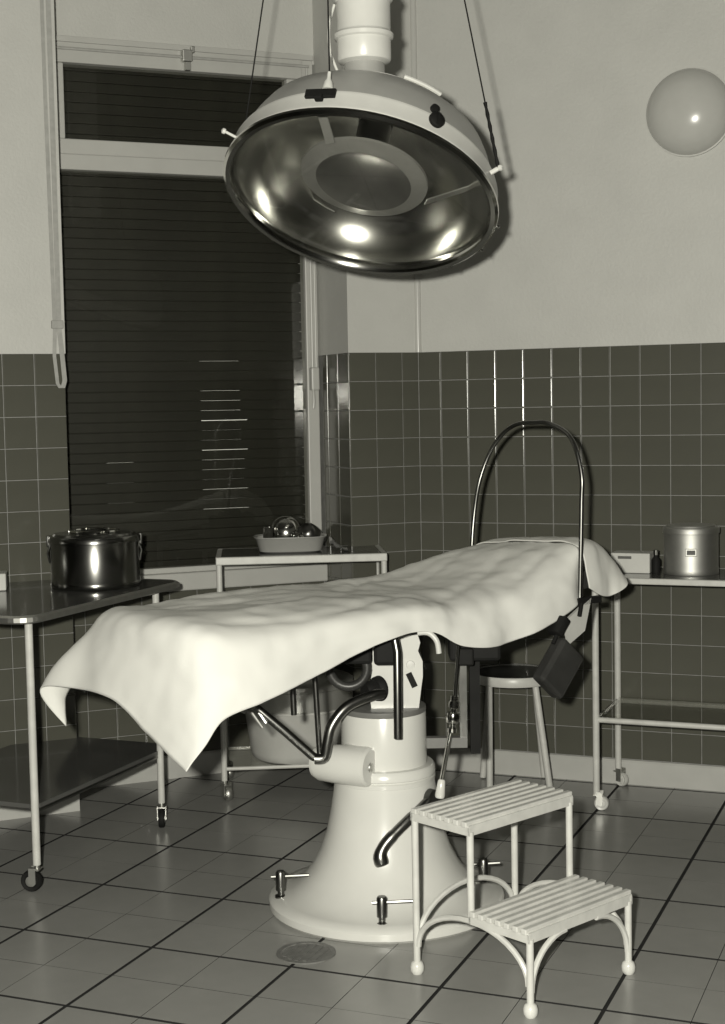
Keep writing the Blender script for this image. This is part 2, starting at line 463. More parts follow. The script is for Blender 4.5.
# transom opener: shaft, bracket, rod down the jamb, lever
to = thing('transom_opener', 'white rod and lever gear that opens the transom light, on the window frame', 'window opener', WS(0.36, 0.26, 1.55))
part('shaft', MB().tube([WS(1.383, 0.258, 2.878), WS(0.352, 0.258, 2.878)], 0.006, 8), M['strap'], to)
part('cover_strip', wbox(MB(), 0.33, 1.383, 0.263, 0.274, 2.905, 2.925), M['frame'], to)
mb = MB(); wbox(mb, 0.845, 0.885, 0.238, 0.274, 2.86, 2.905, bev=0.004); wbox(mb, 0.835, 0.85, 0.24, 0.262, 2.895, 2.92, bev=0.003); wbox(mb, 0.855, 0.875, 0.235, 0.26, 2.825, 2.855)
part('bracket', mb, M['steel'], to)
part('rod', MB().tube([WS(0.352, 0.282, 2.878), WS(0.352, 0.282, 1.62)], 0.006, 8), M['frame'], to)
part('rod', MB().tube([WS(0.336, 0.282, 2.40), WS(0.336, 0.282, 1.62)], 0.005, 8), M['frame'], to)
part('lever_box', wbox(MB(), 0.328, 0.364, 0.262, 0.298, 1.565, 1.66, bev=0.006), M['frame'], to)
part('lever', MB().tube([WS(0.356, 0.268, 1.57), WS(0.358, 0.258, 1.52), WS(0.36, 0.26, 1.49)], 0.006, 8), M['frame'], to)

# shutter strap hanging on the left wall edge
st = thing('shutter_strap', 'pale shutter strap looped down the wall left of the window', 'strap', WS(1.46, -0.02, 1.58))
def ribbon(mb, pts, wv, th=0.002):
    wv = Vector(wv)
    nrm = -NV * th
    for a, b in zip(pts[:-1], pts[1:]):
        vs = [a - wv, a + wv, b + wv, b - wv]; mb.add(vs + [v + nrm for v in vs], [(3, 2, 1, 0), (4, 5, 6, 7), (0, 1, 5, 4), (2, 3, 7, 6), (1, 2, 6, 5), (3, 0, 4, 7)])
    return mb
part('strap_band', ribbon(MB(), [WS(1.482, -0.012, CEIL - 0.01), WS(1.479, -0.014, 2.6), WS(1.473, -0.016, 1.80), WS(1.478, -0.018, 1.70), WS(1.470, -0.02, 1.60), WS(1.460, -0.02, 1.583)], DV * 0.0065), M['strap'], st)
part('strap_band', ribbon(MB(), [WS(1.459, -0.016, CEIL - 0.01), WS(1.457, -0.018, 2.6), WS(1.458, -0.02, 1.80), WS(1.450, -0.022, 1.70), WS(1.444, -0.022, 1.61), WS(1.452, -0.022, 1.583)], DV * 0.0085), M['strap'], st)
part('clasp', wbox(MB(), 1.442, 1.485, -0.026, -0.010, 1.80, 1.83, bev=0.003), M['strap'], st)

# ------------------------------------------------------------------ round wall light
lx, lz = -0.958, 2.566
gl = thing('wall_light', 'round opal glass light bulging from the upper back wall', 'wall light', (lx, D - 0.004, lz))
part('opal_shade', MB().lathe([(0.158, 0.012), (0.157, 0.03), (0.147, 0.06), (0.125, 0.085), (0.09, 0.105), (0.045, 0.116), (0.0, 0.12)], (lx, D - 0.004, lz), (0, -1, 0), 48), M['opal'], gl)
part('mounting_ring', MB().lathe([(0.163, -0.002), (0.163, 0.014), (0.155, 0.016)], (lx, D - 0.004, lz), (0, -1, 0), 48), M['paint'], gl)

# ------------------------------------------------------------------ floor drain
dx, dy = -1.66, 3.60
dr = thing('floor_drain', 'small round iron drain grate in the floor before the pedestal', 'drain', (dx, dy, 0))
part('rim', MB().lathe([(0.082, 0.0), (0.082, 0.003), (0.068, 0.003), (0.066, 0.001)], (dx, dy, 0.0), n=36), M['drain'], dr)
mb = MB().lathe([(0.066, 0.0012), (0.0, 0.0012)], (dx, dy, 0), n=36)
for q in range(-2, 3): mb.box((dx + q * 0.022, dy, 0.002), (0.010, 2 * math.sqrt(0.064 ** 2 - (q * 0.022) ** 2), 0.0025))
part('grate', mb, M['drain'], dr)

# ------------------------------------------------------------------ castor helper
def castor(px, py, parent, dirv=(1, 0, 0), r=0.032, wheel='black', wid=0.022):
    d = Vector(dirv).normalized(); side = Vector((-d.y, d.x, 0))
    c = Vector((px, py, r)) + d * 0.018
    f = MB()
    f.tube([(px, py, 2 * r + 0.03), (px, py, 2 * r - 0.002)], 0.008, 10)
    for sgn in (-1, 1):
        f.box(c + side * sgn * (wid / 2 + 0.004) + ZV * 0.018 - d * 0.006, (0.022, 0.003, 0.05), (d, side, ZV))
    f.box(Vector((px, py, 2 * r + 0.004)) + d * 0.006, (0.034, wid + 0.012, 0.004), (d, side, ZV))
    fk = part('castor', f, M['steel'], parent)
    wm = MB().lathe([(0.004, -wid / 2), (r * 0.55, -wid / 2), (r * 0.62, -wid * 0.38), (r * 0.9, -wid / 2), (r, -wid * 0.3), (r, wid * 0.3), (r * 0.9, wid / 2), (r * 0.62, wid * 0.38), (r * 0.55, wid / 2), (0.004, wid / 2)], c, side, 24)
    part('wheel', wm, M[wheel], fk)
    if r > 0.03: part('hub', MB().lathe([(0, -wid / 2 - 0.003), (r * 0.5, -wid / 2 - 0.001), (r * 0.5, wid / 2 + 0.001), (0, wid / 2 + 0.003)], c, side, 20), M['steel'], fk)
def round_rect(x0, x1, y0, y1, r, n=6):
    out = []
    for cx, cy, a in ((x1 - r, y1 - r, 0), (x0 + r, y1 - r, 90), (x0 + r, y0 + r, 180), (x1 - r, y0 + r, 270)):
        for k in range(n + 1):
            t = math.radians(a + 90 * k / n); out.append((cx + r * math.cos(t), cy + r * math.sin(t)))
    return out

# ------------------------------------------------------------------ left table
lt = thing('instrument_table', 'dark topped instrument table on castors beside the window wall', 'table', (-2.95, 4.2, 0))
pl = round_rect(-3.295, -2.612, 3.715, 4.70, 0.075)
pin = round_rect(-3.285, -2.622, 3.725, 4.69, 0.068)
pmid = round_rect(-3.28, -2.627, 3.73, 4.685, 0.066)
mb = MB(); n = len(pl)
vs = [(x, y, 0.853) for x, y in pin] + [(x, y, 0.859) for x, y in pl] + [(x, y, 0.873) for x, y in pl] + [(x, y, 0.879) for x, y in pin] + [(x, y, 0.8775) for x, y in pmid]
fs = [tuple(reversed(range(n))), tuple(range(4 * n, 5 * n))] + [(i * n + q, i * n + (q + 1) % n, (i + 1) * n + (q + 1) % n, (i + 1) * n + q) for i in range(4) for q in range(n)]
mb.add(vs, fs[:2]).add(vs, fs[2:], mi=1)
part('tabletop', mb, [M['top_dark'], M['steel']], lt)
for (x, y) in ((-2.672, 3.80), (-2.662, 4.56), (-3.231, 3.80), (-3.231, 4.56)):
    part('leg', MB().tube([(x, y, 0.855), (x, y, 0.085)], 0.0125, 12), M['white_old'], lt, 'white painted tubular leg')
    castor(x, y, lt, (-0.95, -0.25, 0) if y < 4 else (0.45, -0.88, 0), 0.034)
mb = MB().prism(round_rect(-3.24, -2.665, 3.80, 4.66, 0.02, 2), 0.262, 0.276)
part('lower_shelf', mb, M['top_dark'], lt)
for x in (-2.672, -3.231): part('rail', MB().tube([(x, 3.80, 0.255), (x, 4.56, 0.255)], 0.008, 8), M['dark_steel'], lt)

# sterilizing drum on it
def drum(cx, cy, z0, r, h, m, name, label, latch_dir, plate=False):
    t = thing(name, label, 'canister', (cx, cy, z0))
    part('body', MB().lathe([(0, 0), (r, 0), (r * 1.015, 0.004), (r * 1.015, 0.022), (r, 0.026), (r, h * 0.80), (r * 0.99, h * 0.80)], (cx, cy, z0), n=48), m, t)
    part('lid', MB().lathe([(r * 1.03, h * 0.795), (r * 1.04, h * 0.80), (r * 1.04, h * 0.89), (r * 1.02, h * 0.91), (r * 0.93, h * 0.915), (r * 0.9, h * 0.95), (r * 0.5, h * 0.965), (0, h * 0.97)], (cx, cy, z0), n=48), m, t)
    if latch_dir is None: return t
    L = Vector(latch_dir).normalized(); Q_ = Vector((-L.y, L.x, 0))
    for sgn in (-1, 1):
        c = Vector((cx, cy, z0)) + L * sgn * (r * 0.985)
        mb = MB(); mb.box(c + ZV * h * 0.82 + L * sgn * 0.006, (0.014, 0.03, h * 0.2), (L, Q_, ZV), bev=0.003)
        mb.tube([c + ZV * h * 0.75 - Q_ * 0.02, c + ZV * h * 0.62 + L * sgn * 0.010 - Q_ * 0.02, c + ZV * h * 0.45 + L * sgn * 0.003 - Q_ * 0.016, c + ZV * h * 0.45 + L * sgn * 0.003 + Q_ * 0.016, c + ZV * h * 0.62 + L * sgn * 0.010 + Q_ * 0.02, c + ZV * h * 0.75 + Q_ * 0.02], 0.0035, 8)
        part('latch', mb, M['dark_steel'], t)
    return t
dc = Vector((-2.845, 4.46, 0.8785))
lat = Vector((0.84, 0.54, 0))
d1 = drum(dc.x, dc.y, dc.z, 0.156, 0.200, mat('polished_drum', 0.24, 0.20, 1.0, noise_amt=0.08, scale=6), 'sterilizing_drum', 'large shiny dark steel drum with flat lid on the dark table', lat)
part('lid_ring', MB().tube(arc(dc + ZV * 0.196, (1, 0, 0), (0, 1, 0), 0.085, 0, 360, 32)[:-1], 0.006, 8, closed=True), M['chrome'], d1)
mb = MB(); mb.box(Vector((-3.16, 4.27, 0.8785 + 0.03)), (0.12, 0.10, 0.06), ((0.84, 0.54, 0), (-0.54, 0.84, 0), ZV), bev=0.004)
single('carton', mb, M['paper'], 'small white carton at the left end of the dark table', 'box', (-3.16, 4.27, 0.8785))

# ------------------------------------------------------------------ middle table under the window
MF = Vector((-2.614, 4.931, 0)); MA = math.radians(26.5); MD = Vector((math.cos(MA), math.sin(MA), 0)); MBK = Vector((-MD.y, MD.x, 0))
def MP(x, y, z=0.0): return MF + MD * x + MBK * y + ZV * z
AXM = (MD, MBK, ZV)
def mbox(mb, x0, x1, y0, y1, z0, z1, mi=0, bev=0.0): return mb.box(MP((x0 + x1) / 2, (y0 + y1) / 2, (z0 + z1) / 2), (x1 - x0, y1 - y0, z1 - z0), AXM, mi, bev)
mt = thing('side_table', 'small white framed glass topped table in front of the window', 'table', WS(0.55, 0.05, 0))
ML, MW, MZ = 0.652, 0.36, 0.935
mb = MB()
mbox(mb, 0, ML, 0, 0.024, MZ - 0.03, MZ, bev=0.004); mbox(mb, 0, ML, MW - 0.024, MW, MZ - 0.03, MZ, bev=0.004)
mbox(mb, 0, 0.024, 0.024, MW - 0.024, MZ - 0.028, MZ - 0.001); mbox(mb, ML - 0.024, ML, 0.024, MW - 0.024, MZ - 0.028, MZ - 0.001)
part('top_frame', mb, M['white_old'], mt)
part('glass_top', mbox(MB(), 0.02, ML - 0.02, 0.02, MW - 0.02, MZ - 0.006, MZ), M['top_dark'], mt, 'dark glossy plate in the white frame')
mc = ((0.012, 0.012), (ML - 0.012, 0.012), (ML - 0.012, MW - 0.012), (0.012, MW - 0.012))
for x, y in mc:
    part('leg', MB().tube([MP(x, y, MZ - 0.03), MP(x, y, 0.075)], 0.0115, 10), M['white_old'], mt)
    p = MP(x, y); castor(p.x, p.y, mt, (0.8, -0.5, 0), 0.028, 'steel')
for a, b in zip(mc, mc[1:] + mc[:1]):
    part('shelf_rail', MB().tube([MP(*a, 0.120), MP(*b, 0.120)], 0.007, 8), M['white_old'], mt)
part('lower_shelf', mbox(MB(), 0.02, ML - 0.02, 0.02, MW - 0.02, 0.121, 0.127), M['shelf_glass'], mt)

# pot on its lower shelf
pc = MP(0.305, 0.185, 0.1275)
pt_ = thing('stock_pot', 'big grey enamel pot with bright lid under the small table', 'pot', pc)
part('body', MB().lathe([(0, 0), (0.176, 0), (0.186, 0.008), (0.192, 0.03), (0.212, 0.19), (0.216, 0.197), (0.212, 0.203), (0.205, 0.225)], pc, n=44), M['pot'], pt_)
part('lid', MB().lathe([(0.213, 0.204), (0.216, 0.207), (0.216, 0.280), (0.220, 0.284), (0.220, 0.302), (0.212, 0.308), (0.12, 0.325), (0, 0.33)], pc, n=44), M['lid'], pt_, 'bright lid')
for sgn in (-1, 1):
    b = pc - MD * sgn * 0.205
    part('handle', MB().tube([b + ZV * 0.185 - MBK * 0.04, b - MD * sgn * 0.05 + ZV * 0.205 - MBK * 0.035, b - MD * sgn * 0.05 + ZV * 0.205 + MBK * 0.035, b + ZV * 0.185 + MBK * 0.04], 0.011, 8), M['pot'], pt_)

# tray with bowls on the middle table
TC = MP(0.288, 0.17)
def WT(s, n, z=0.0): return TC - MD * (s - 0.545) + MBK * (n - 0.05) + ZV * z
tc_ = TC + ZV * MZ
tr = thing('enamel_tray', 'oblong pale enamel tray of instruments on the small table', 'tray', tc_)
mb = MB()
def oval(s_, n_, z_, k=28): return [TC + ZV * z_ + MD * s_ * math.copysign(abs(math.cos(2 * math.pi * q / k)) ** 0.6, math.cos(2 * math.pi * q / k)) + MBK * n_ * math.copysign(abs(math.sin(2 * math.pi * q / k)) ** 0.6, math.sin(2 * math.pi * q / k)) for q in range(k)]
rings = [oval(0.108, 0.07, MZ), oval(0.122, 0.08, MZ + 0.006), oval(0.136, 0.095, MZ + 0.055), oval(0.143, 0.10, MZ + 0.06), oval(0.143, 0.10, MZ + 0.063), oval(0.132, 0.09, MZ + 0.058), oval(0.118, 0.076, MZ + 0.008)]
vs = [p for r_ in rings for p in r_]; k = 28
fs = [(i * k + q, i * k + (q + 1) % k, (i + 1) * k + (q + 1) % k, (i + 1) * k + q) for i in range(6) for q in range(k)]
mb.add(vs, fs, True); mb.add(rings[0], [tuple(range(k))]); mb.add(rings[-1], [tuple(range(k))])
part('dish', mb, M['tray'], tr)
zt = MZ + 0.009
def bowl(c, r, ax, h, name, label, m):
    c = Vector(c)
    mb = MB().lathe([(0.0, h), (r * 0.5, h * 0.96), (r * 0.8, h * 0.75), (r * 0.97, h * 0.35), (r, 0), (r * 1.06, -0.002), (r * 0.96, 0.0), (r * 0.9, h * 0.3), (r * 0.5, h * 0.85), (0, h * 0.92)], c, ax, 32)
    return single(name, mb, m, label, 'bowl', c)
bowl(WT(0.562, 0.06, zt + 0.070), 0.057, (0.35, -0.8, 0.2), 0.045, 'steel_bowl', 'round steel bowl tipped on edge in the enamel tray', M['chrome'])
bowl(WT(0.470, 0.06, zt + 0.05), 0.045, (-0.1, -0.6, 0.6), 0.05, 'dark_bowl', 'dark steel bowl at the right end of the enamel tray', M['dark_steel'])
c = WT(0.626, 0.03, zt)
single('steel_cup', MB().lathe([(0, 0), (0.022, 0), (0.025, 0.006), (0.025, 0.085), (0.028, 0.09), (0.024, 0.09), (0.023, 0.01), (0, 0.008)], c, n=24), M['chrome'], 'shiny steel cup at the left end of the enamel tray', 'cup', c)
c = WT(0.515, 0.0, zt)
single('instrument_jar', MB().lathe([(0, 0), (0.02, 0), (0.022, 0.05), (0.016, 0.06), (0.018, 0.068), (0, 0.07)], c, n=20), M['chrome'], 'little steel jar between the two bowls in the tray', 'jar', c)
# grey cloth at the tray's right end
mb = MB(); vs = []; fs = []
N1 = 12
for i in range(N1):
    for j in range(N1):
        a, b = i / (N1 - 1), j / (N1 - 1)
        s_ = 0.392 - 0.07 * a; n_ = -0.02 + 0.10 * b
        zz = MZ + 0.004 + 0.055 * (1 - a) ** 1.5 * (0.7 + 0.3 * math.sin(7 * b + 3 * a)) + 0.012 * noise.noise(Vector((a * 4, b * 4, 3)))
        vs.append(WT(s_, n_, max(zz, MZ + 0.002)))
for i in range(N1 - 1):
    for j in range(N1 - 1): fs.append((i * N1 + j, i * N1 + j + 1, (i + 1) * N1 + j + 1, (i + 1) * N1 + j))
o = single('crumpled_cloth', mb.add(vs, fs, True), M['cloth_grey'], 'crumpled grey cloth beside the enamel tray', 'cloth', WT(0.35, 0.03, MZ))

# ------------------------------------------------------------------ right table
rt = thing('glass_table', 'white tubular table with glass shelf against the back wall', 'table', (-0.55, 5.46, 0))
RX0, RX1, RY0, RY1 = -1.235, 0.12, 5.255, 5.625
for (x, y) in ((RX0, RY0), (RX0, RY1), (RX1, RY0), (RX1, RY1)):
    part('leg', MB().tube([(x, y, 0.845), (x, y, 0.06)], 0.0125, 12), M['white_old'], rt)
    castor(x, y, rt, (1, 0.12 if y < 5.4 else -0.5, 0), 0.027, 'white_old')
mb = MB()
mb.box(((RX0 + RX1) / 2, RY0 - 0.004, 0.851), (RX1 - RX0 + 0.03, 0.02, 0.022), bev=0.004)
mb.box(((RX0 + RX1) / 2, RY1 + 0.004, 0.851), (RX1 - RX0 + 0.03, 0.02, 0.022), bev=0.004)
for x in (RX0 - 0.004, RX1 + 0.004): mb.box((x, (RY0 + RY1) / 2, 0.851), (0.02, RY1 - RY0 - 0.02, 0.02))
part('top_frame', mb, M['white_old'], rt)
mb = MB().box(((RX0 + RX1) / 2, (RY0 + RY1) / 2, 0.857), (RX1 - RX0, RY1 - RY0 - 0.01, 0.008))
part('glass_top', mb, M['top_dark'], rt, 'dark glossy table plate')
for y in (RY0, RY1): part('shelf_rail', MB().tube([(RX0, y, 0.336), (RX1, y, 0.336)], 0.0105, 10), M['white_old'], rt)
for x in (RX0, RX1): part('shelf_rail', MB().tube([(x, RY0, 0.336), (x, RY1, 0.336)], 0.008, 10), M['dark_steel'], rt)
part('glass_shelf', MB().box(((RX0 + RX1) / 2, (RY0 + RY1) / 2, 0.349), (RX1 - RX0 - 0.02, RY1 - RY0 - 0.01, 0.006)), M['shelf_glass'], rt)
# canister
d2 = drum(-0.922, 5.45, 0.8615, 0.0985, 0.188, M['satin'], 'steel_canister', 'satin steel canister with label holder on the glass table', None)
dv = Vector((0.922, -5.45, 0)).normalized(); ds = Vector((-dv.y, dv.x, 0))
pc2 = Vector((-0.922, 5.45, 0.947)) + dv * 0.0985
mb = MB().box(pc2, (0.042, 0.006, 0.028), (ds, dv, ZV), bev=0.002)
lp = part('label_holder', mb, M['satin'], d2)
part('label_card', MB().box(pc2 + dv * 0.0025, (0.030, 0.004, 0.016), (ds, dv, ZV)), M['print_dark'], lp)
# white box
cb = Vector((-1.137, 5.45, 0.8615))
bx = thing('white_box', 'white box with a slot handle beside the steel canister', 'box', cb)
part('carton', MB().box(cb + ZV * 0.037, (0.145, 0.10, 0.074), bev=0.003), M['paper'], bx)
part('slot', MB().box(cb + Vector((-0.02, -0.0505, 0.058)), (0.05, 0.004, 0.010)), M['print_dark'], bx)
cbk = Vector((-1.045, 5.42, 0.8615))  # bottle shape stands in for the dark side clasp of the canister
bt = thing('dark_clasp', 'small dark stand-in for the side clasp of the steel canister', 'bottle', cbk)
part('body', MB().lathe([(0, 0), (0.016, 0), (0.017, 0.004), (0.017, 0.05), (0.008, 0.062), (0.008, 0.07), (0, 0.07)], cbk, n=20), M['black'], bt)
part('clasp_cap', MB().lathe([(0, 0.068), (0.0095, 0.068), (0.0095, 0.086), (0, 0.087)], cbk, n=16), M['dark_steel'], bt)

# ------------------------------------------------------------------ round stool behind the pedestal
sc_ = Vector((-1.614, 5.484, 0))
so = thing('round_stool', 'white round stool with dark seat behind the operating table', 'stool', sc_)
part('seat', MB().lathe([(0, 0.452), (0.15, 0.452), (0.158, 0.456), (0.158, 0.458)], sc_, n=36), M['dark'], so, 'dark round seat')
part('seat_band', MB().lathe([(0.150, 0.418), (0.16, 0.420), (0.162, 0.426), (0.162, 0.450), (0.158, 0.456), (0.150, 0.452)], sc_, n=36), M['white_old'], so)
lr = Vector((0.931, 0.367, 0)); tw = Vector((0.367, -0.931, 0))
for a, b in ((( -0.10, 0.07), (-0.105, 0.10)), ((0.075, 0.09), (0.125, 0.13)), ((-0.085, -0.09), (-0.115, -0.13)), ((0.09, -0.09), (0.13, -0.13))):
    part('leg', MB().tube([sc_ + lr * a[0] + tw * a[1] + ZV * 0.418, sc_ + lr * b[0] + tw * b[1] + ZV * 0.006], 0.013, 10), M['white_old'], so)

# ------------------------------------------------------------------ two-step stool
so_c = Vector((-1.1495, 3.7003, 0)); LS = Vector((0.4264, 0.9045, 0)); SS = Vector((0.9045, -0.4264, 0))
ss = thing('step_stool', 'white slatted two step stool in front of the pedestal', 'step stool', so_c)
def SP(l, s, z=0.0): return so_c + LS * l + SS * s + ZV * z
HL = 0.195; ZU, ZL = 0.4407, 0.2139
SR = (-0.099, 0.099, 0.2945)
def step(s0, s1, z):
    mb = MB()
    for l in (-HL - 0.005, HL + 0.005): mb.box(SP(l, (s0 + s1) / 2, z - 0.018), (0.008, s1 - s0 + 0.014, 0.022), (LS, SS, ZV))
    for s in (s0 - 0.003, s1 + 0.003): mb.box(SP(0, s, z - 0.016), (2 * HL + 0.018, 0.006, 0.026), (LS, SS, ZV))
    part('step_frame', mb, M['white_old'], ss)
    nsl = 7; pw = (s1 - s0 + 0.012) / nsl
    for k in range(nsl):
        s = s0 - 0.006 + (k + 0.5) * pw
        mb = MB().box(SP(0, s, z - 0.001), (2 * HL + 0.03, pw * 0.62, 0.015), (LS, SS, ZV), bev=0.003)
        part('slat', mb, M['white_old'], ss)
step(SR[0], SR[1], ZU); step(SR[1] + 0.006, SR[2], ZL)
for l in (-HL, HL):
    for s, z1 in ((SR[0], ZU), (SR[2], ZL)):
        lg = part('leg', MB().tube([SP(l, s, z1 - 0.02), SP(l, s, 0.012)], 0.0095, 12), M['white_old'], ss)
        part('rubber_foot', MB().lathe([(0, 0), (0.013, 0), (0.018, 0.008), (0.0185, 0.02), (0.015, 0.03), (0.0095, 0.034)], SP(l, s, 0), n=20), M['white'], lg)
    part('leg', MB().tube([SP(l, SR[1], ZU - 0.02), SP(l, SR[1], ZL - 0.01)], 0.0095, 12), M['white_old'], ss)
def arch(p0, p1, z0, ztop):
    pts = []; p0, p1 = Vector(p0), Vector(p1)
    for k in range(19):
        a = math.pi * k / 18; t = (1 - math.cos(a)) / 2
        pts.append(p0.lerp(p1, t) + ZV * (z0 + (ztop - z0) * math.sin(a)))
    return MB().tube(pts, 0.0078, 8)
for l in (-HL, HL): part('arch', arch(SP(l, SR[0] + 0.006), SP(l, SR[2] - 0.006), 0.075, ZL - 0.024), M['white_old'], ss)
part('arch', arch(SP(-HL + 0.006, SR[0]), SP(HL - 0.006, SR[0]), 0.085, 0.205), M['white_old'], ss)
for sg in (-1, 1):
    part('arch', MB().tube([SP(sg * (HL - 0.004 - 0.13 * (1 - math.cos(math.radians(q)))), SR[2], ZL - 0.03 - 0.125 + 0.125 * math.sin(math.radians(q))) for q in range(0, 91, 9)], 0.0078, 8), M['white_old'], ss)

# ------------------------------------------------------------------ operating table
OT = Vector((-1.60, 4.06, 0)); A = Vector((0.495, 0.869, 0)); Q = Vector((-0.869, 0.495, 0))
def TP(a, q, z): return OT + A * a + Q * q + ZV * z
RT, TW = Vector((0.931, 0.367, 0)), Vector((0.367, -0.931, 0))        # sideways and towards the front of the pedestal
def PP(x, t, z): return OT + RT * x + TW * t + ZV * z
ot = thing('operating_table', 'old operating table on a flared white enamel pedestal', 'operating table', OT)
part('pedestal_base', MB().lathe([(0, 0), (0.345, 0), (0.354, 0.008), (0.355, 0.028), (0.347, 0.038), (0.32, 0.045), (0.287, 0.055), (0.25, 0.085), (0.22, 0.125), (0.195, 0.175), (0.175, 0.235), (0.162, 0.30), (0.154, 0.35), (0.150, 0.385)], OT, n=64), M['white'], ot)
part('collar', MB().lathe([(0.146, 0.380), (0.152, 0.383), (0.153, 0.396), (0.148, 0.399), (0.148, 0.402), (0.153, 0.405), (0.152, 0.425), (0.146, 0.432), (0.128, 0.433)], OT, n=64), M['white'], ot)
part('column', MB().lathe([(0.128, 0.430), (0.127, 0.585), (0.124, 0.592)], OT, n=56), M['white'], ot)
part('turntable', MB().lathe([(0.126, 0.588), (0.128, 0.592), (0.127, 0.604), (0.118, 0.606), (0, 0.606)], OT, n=48), M['turn'], ot)
# cranked lug on the column
mb = MB().lathe([(0, 0), (0.050, 0), (0.057, 0.006), (0.058, 0.016), (0.057, 0.10), (0.054, 0.16), (0.045, 0.18), (0, 0.182)], PP(-0.040, 0.150, 0.452), (-RT - TW * 0.5), 28)
mb.box(PP(-0.075, 0.06, 0.455), (0.085, 0.10, 0.10), (RT, TW, ZV), bev=0.012)
lug = part('gear_housing', mb, M['white'], ot)
part('screw', MB().lathe([(0, 0.004), (0.012, 0.003), (0.014, 0)], PP(-0.0395, 0.1505, 0.452), (RT + TW * 0.5), 16), M['steel'], lug)
# yoke carrying the table top
mb = MB()
poly = [(-0.035, 0.606), (0.105, 0.606), (0.112, 0.66), (0.118, 0.70), (0.118, 0.745), (0.105, 0.775), (0.112, 0.80), (0.09, 0.87), (-0.02, 0.87), (-0.04, 0.79), (-0.03, 0.72), (-0.042, 0.66)]
n = len(poly)
vs = [PP(x, 0.06, z) for x, z in poly] + [PP(x, -0.07, z) for x, z in poly]
mb.add(vs, [tuple(range(n)), tuple(reversed(range(n, 2 * n)))] + [(k, (k + 1) % n, n + (k + 1) % n, n + k) for k in range(n)])
yo = part('yoke', mb, M['white'], ot)
mb = MB()
mb.lathe([(0, 0.006), (0.012, 0.005), (0.013, 0)], PP(0.082, 0.06, 0.735), TW, 14)
part('bolt', mb, M['white_old'], yo)
part('slotted_catch', MB().box(PP(0.085, 0.062, 0.69), (0.018, 0.012, 0.045), ((0.9 * RT.x, 0.9 * RT.y, 0.4), TW, (-0.4 * RT.x, -0.4 * RT.y, 0.9))), M['black'], yo)
part('clamp_knob', MB().lathe([(0, 0.06), (0.02, 0.058), (0.026, 0.05), (0.028, 0.02), (0.036, 0.012), (0.038, 0)], PP(-0.01, 0.07, 0.668), (-RT * 0.75 + TW * 0.66), 24), M['black'], yo)
# table-top frame and pads (mostly under the sheet)
def slab(a0, a1, q0, q1, za0, za1, th):
    vs = []
    for z_off in (-th, 0):
        for a, z in ((a0, za0), (a1, za1)):
            for q in (q0, q1): vs.append(TP(a, q, z + z_off))
    return MB().add(vs, [(0, 2, 3, 1), (4, 5, 7, 6), (0, 1, 5, 4), (2, 6, 7, 3), (0, 4, 6, 2), (1, 3, 7, 5)])
part('foot_pad', slab(-0.70, -0.22, -0.215, 0.215, 0.895, 0.90, 0.055), M['dark'], ot)
part('body_pad', slab(-0.215, 0.20, -0.235, 0.235, 0.91, 0.91, 0.055), M['dark'], ot)
part('head_pad', slab(0.205, 0.76, -0.215, 0.215, 0.905, 0.985, 0.055), M['dark'], ot)
part('head_plate', slab(0.30, 0.60, -0.20, 0.20, 0.86, 0.90, 0.012), M['steel'], ot)
mb = MB()
for q in (-0.25, 0.25): mb.box(TP(-0.22, q, 0.875), (0.76, 0.012, 0.026), (A, Q, ZV))
mb.box(TP(-0.05, 0, 0.860), (0.34, 0.40, 0.03), (A, Q, ZV))
part('side_rails', mb, M['dark_steel'], ot)
# levers and rods below the near edge
def rod(pts, r, m, name='rod', parent=ot, n=10): return part(name, MB().tube(pts, r, n), m, parent)
lv = rod([PP(-0.365, 0.20, 0.645), PP(-0.28, 0.20, 0.57), PP(-0.205, 0.19, 0.497), PP(-0.185, 0.19, 0.489)], 0.0125, M['dark_steel'], 'tilt_lever')
part('lever_pin', MB().tube([PP(-0.375, 0.20, 0.66), PP(-0.335, 0.21, 0.60)], 0.006, 8).tube([PP(-0.375, 0.225, 0.635), PP(-0.345, 0.225, 0.59)], 0.005, 8), M['steel'], lv)
rod(spline([PP(-0.20, 0.19, 0.490), PP(-0.172, 0.19, 0.494), PP(-0.162, 0.19, 0.535), PP(-0.148, 0.185, 0.585), PP(-0.105, 0.17, 0.635), PP(-0.035, 0.14, 0.660), PP(0.0, 0.12, 0.662)], 5), 0.0155, M['dark_steel'], 'crank_arm', n=14)
rod([PP(-0.185, 0.18, 0.495), PP(-0.20, 0.18, 0.86)], 0.0085, M['dark_steel'], 'lift_rod')
rod([PP(-0.258, 0.16, 0.612), PP(-0.264, 0.16, 0.87)], 0.009, M['dark_steel'], 'hanging_rod')
rod([PP(0.040, 0.22, 0.552), PP(0.042, 0.22, 0.80), PP(0.03, 0.2, 0.87)], 0.012, M['dark_steel'], 'brake_handle', n=12)
part('hose', MB().tube(arc(PP(-0.10, 0.10, 0.735), RT, ZV, 0.055, 150, 390, 20), 0.014, 10), M['dark'], ot, 'dark rubber hose')
mb = MB(); mb.box(PP(-0.09, 0.08, 0.80), (0.12, 0.10, 0.10), (RT, TW, ZV), bev=0.01)
mb.box(PP(0.01, 0.14, 0.80), (0.07, 0.08, 0.09), (RT, TW, ZV), bev=0.01)
part('tilt_gear', mb, M['black'], ot)
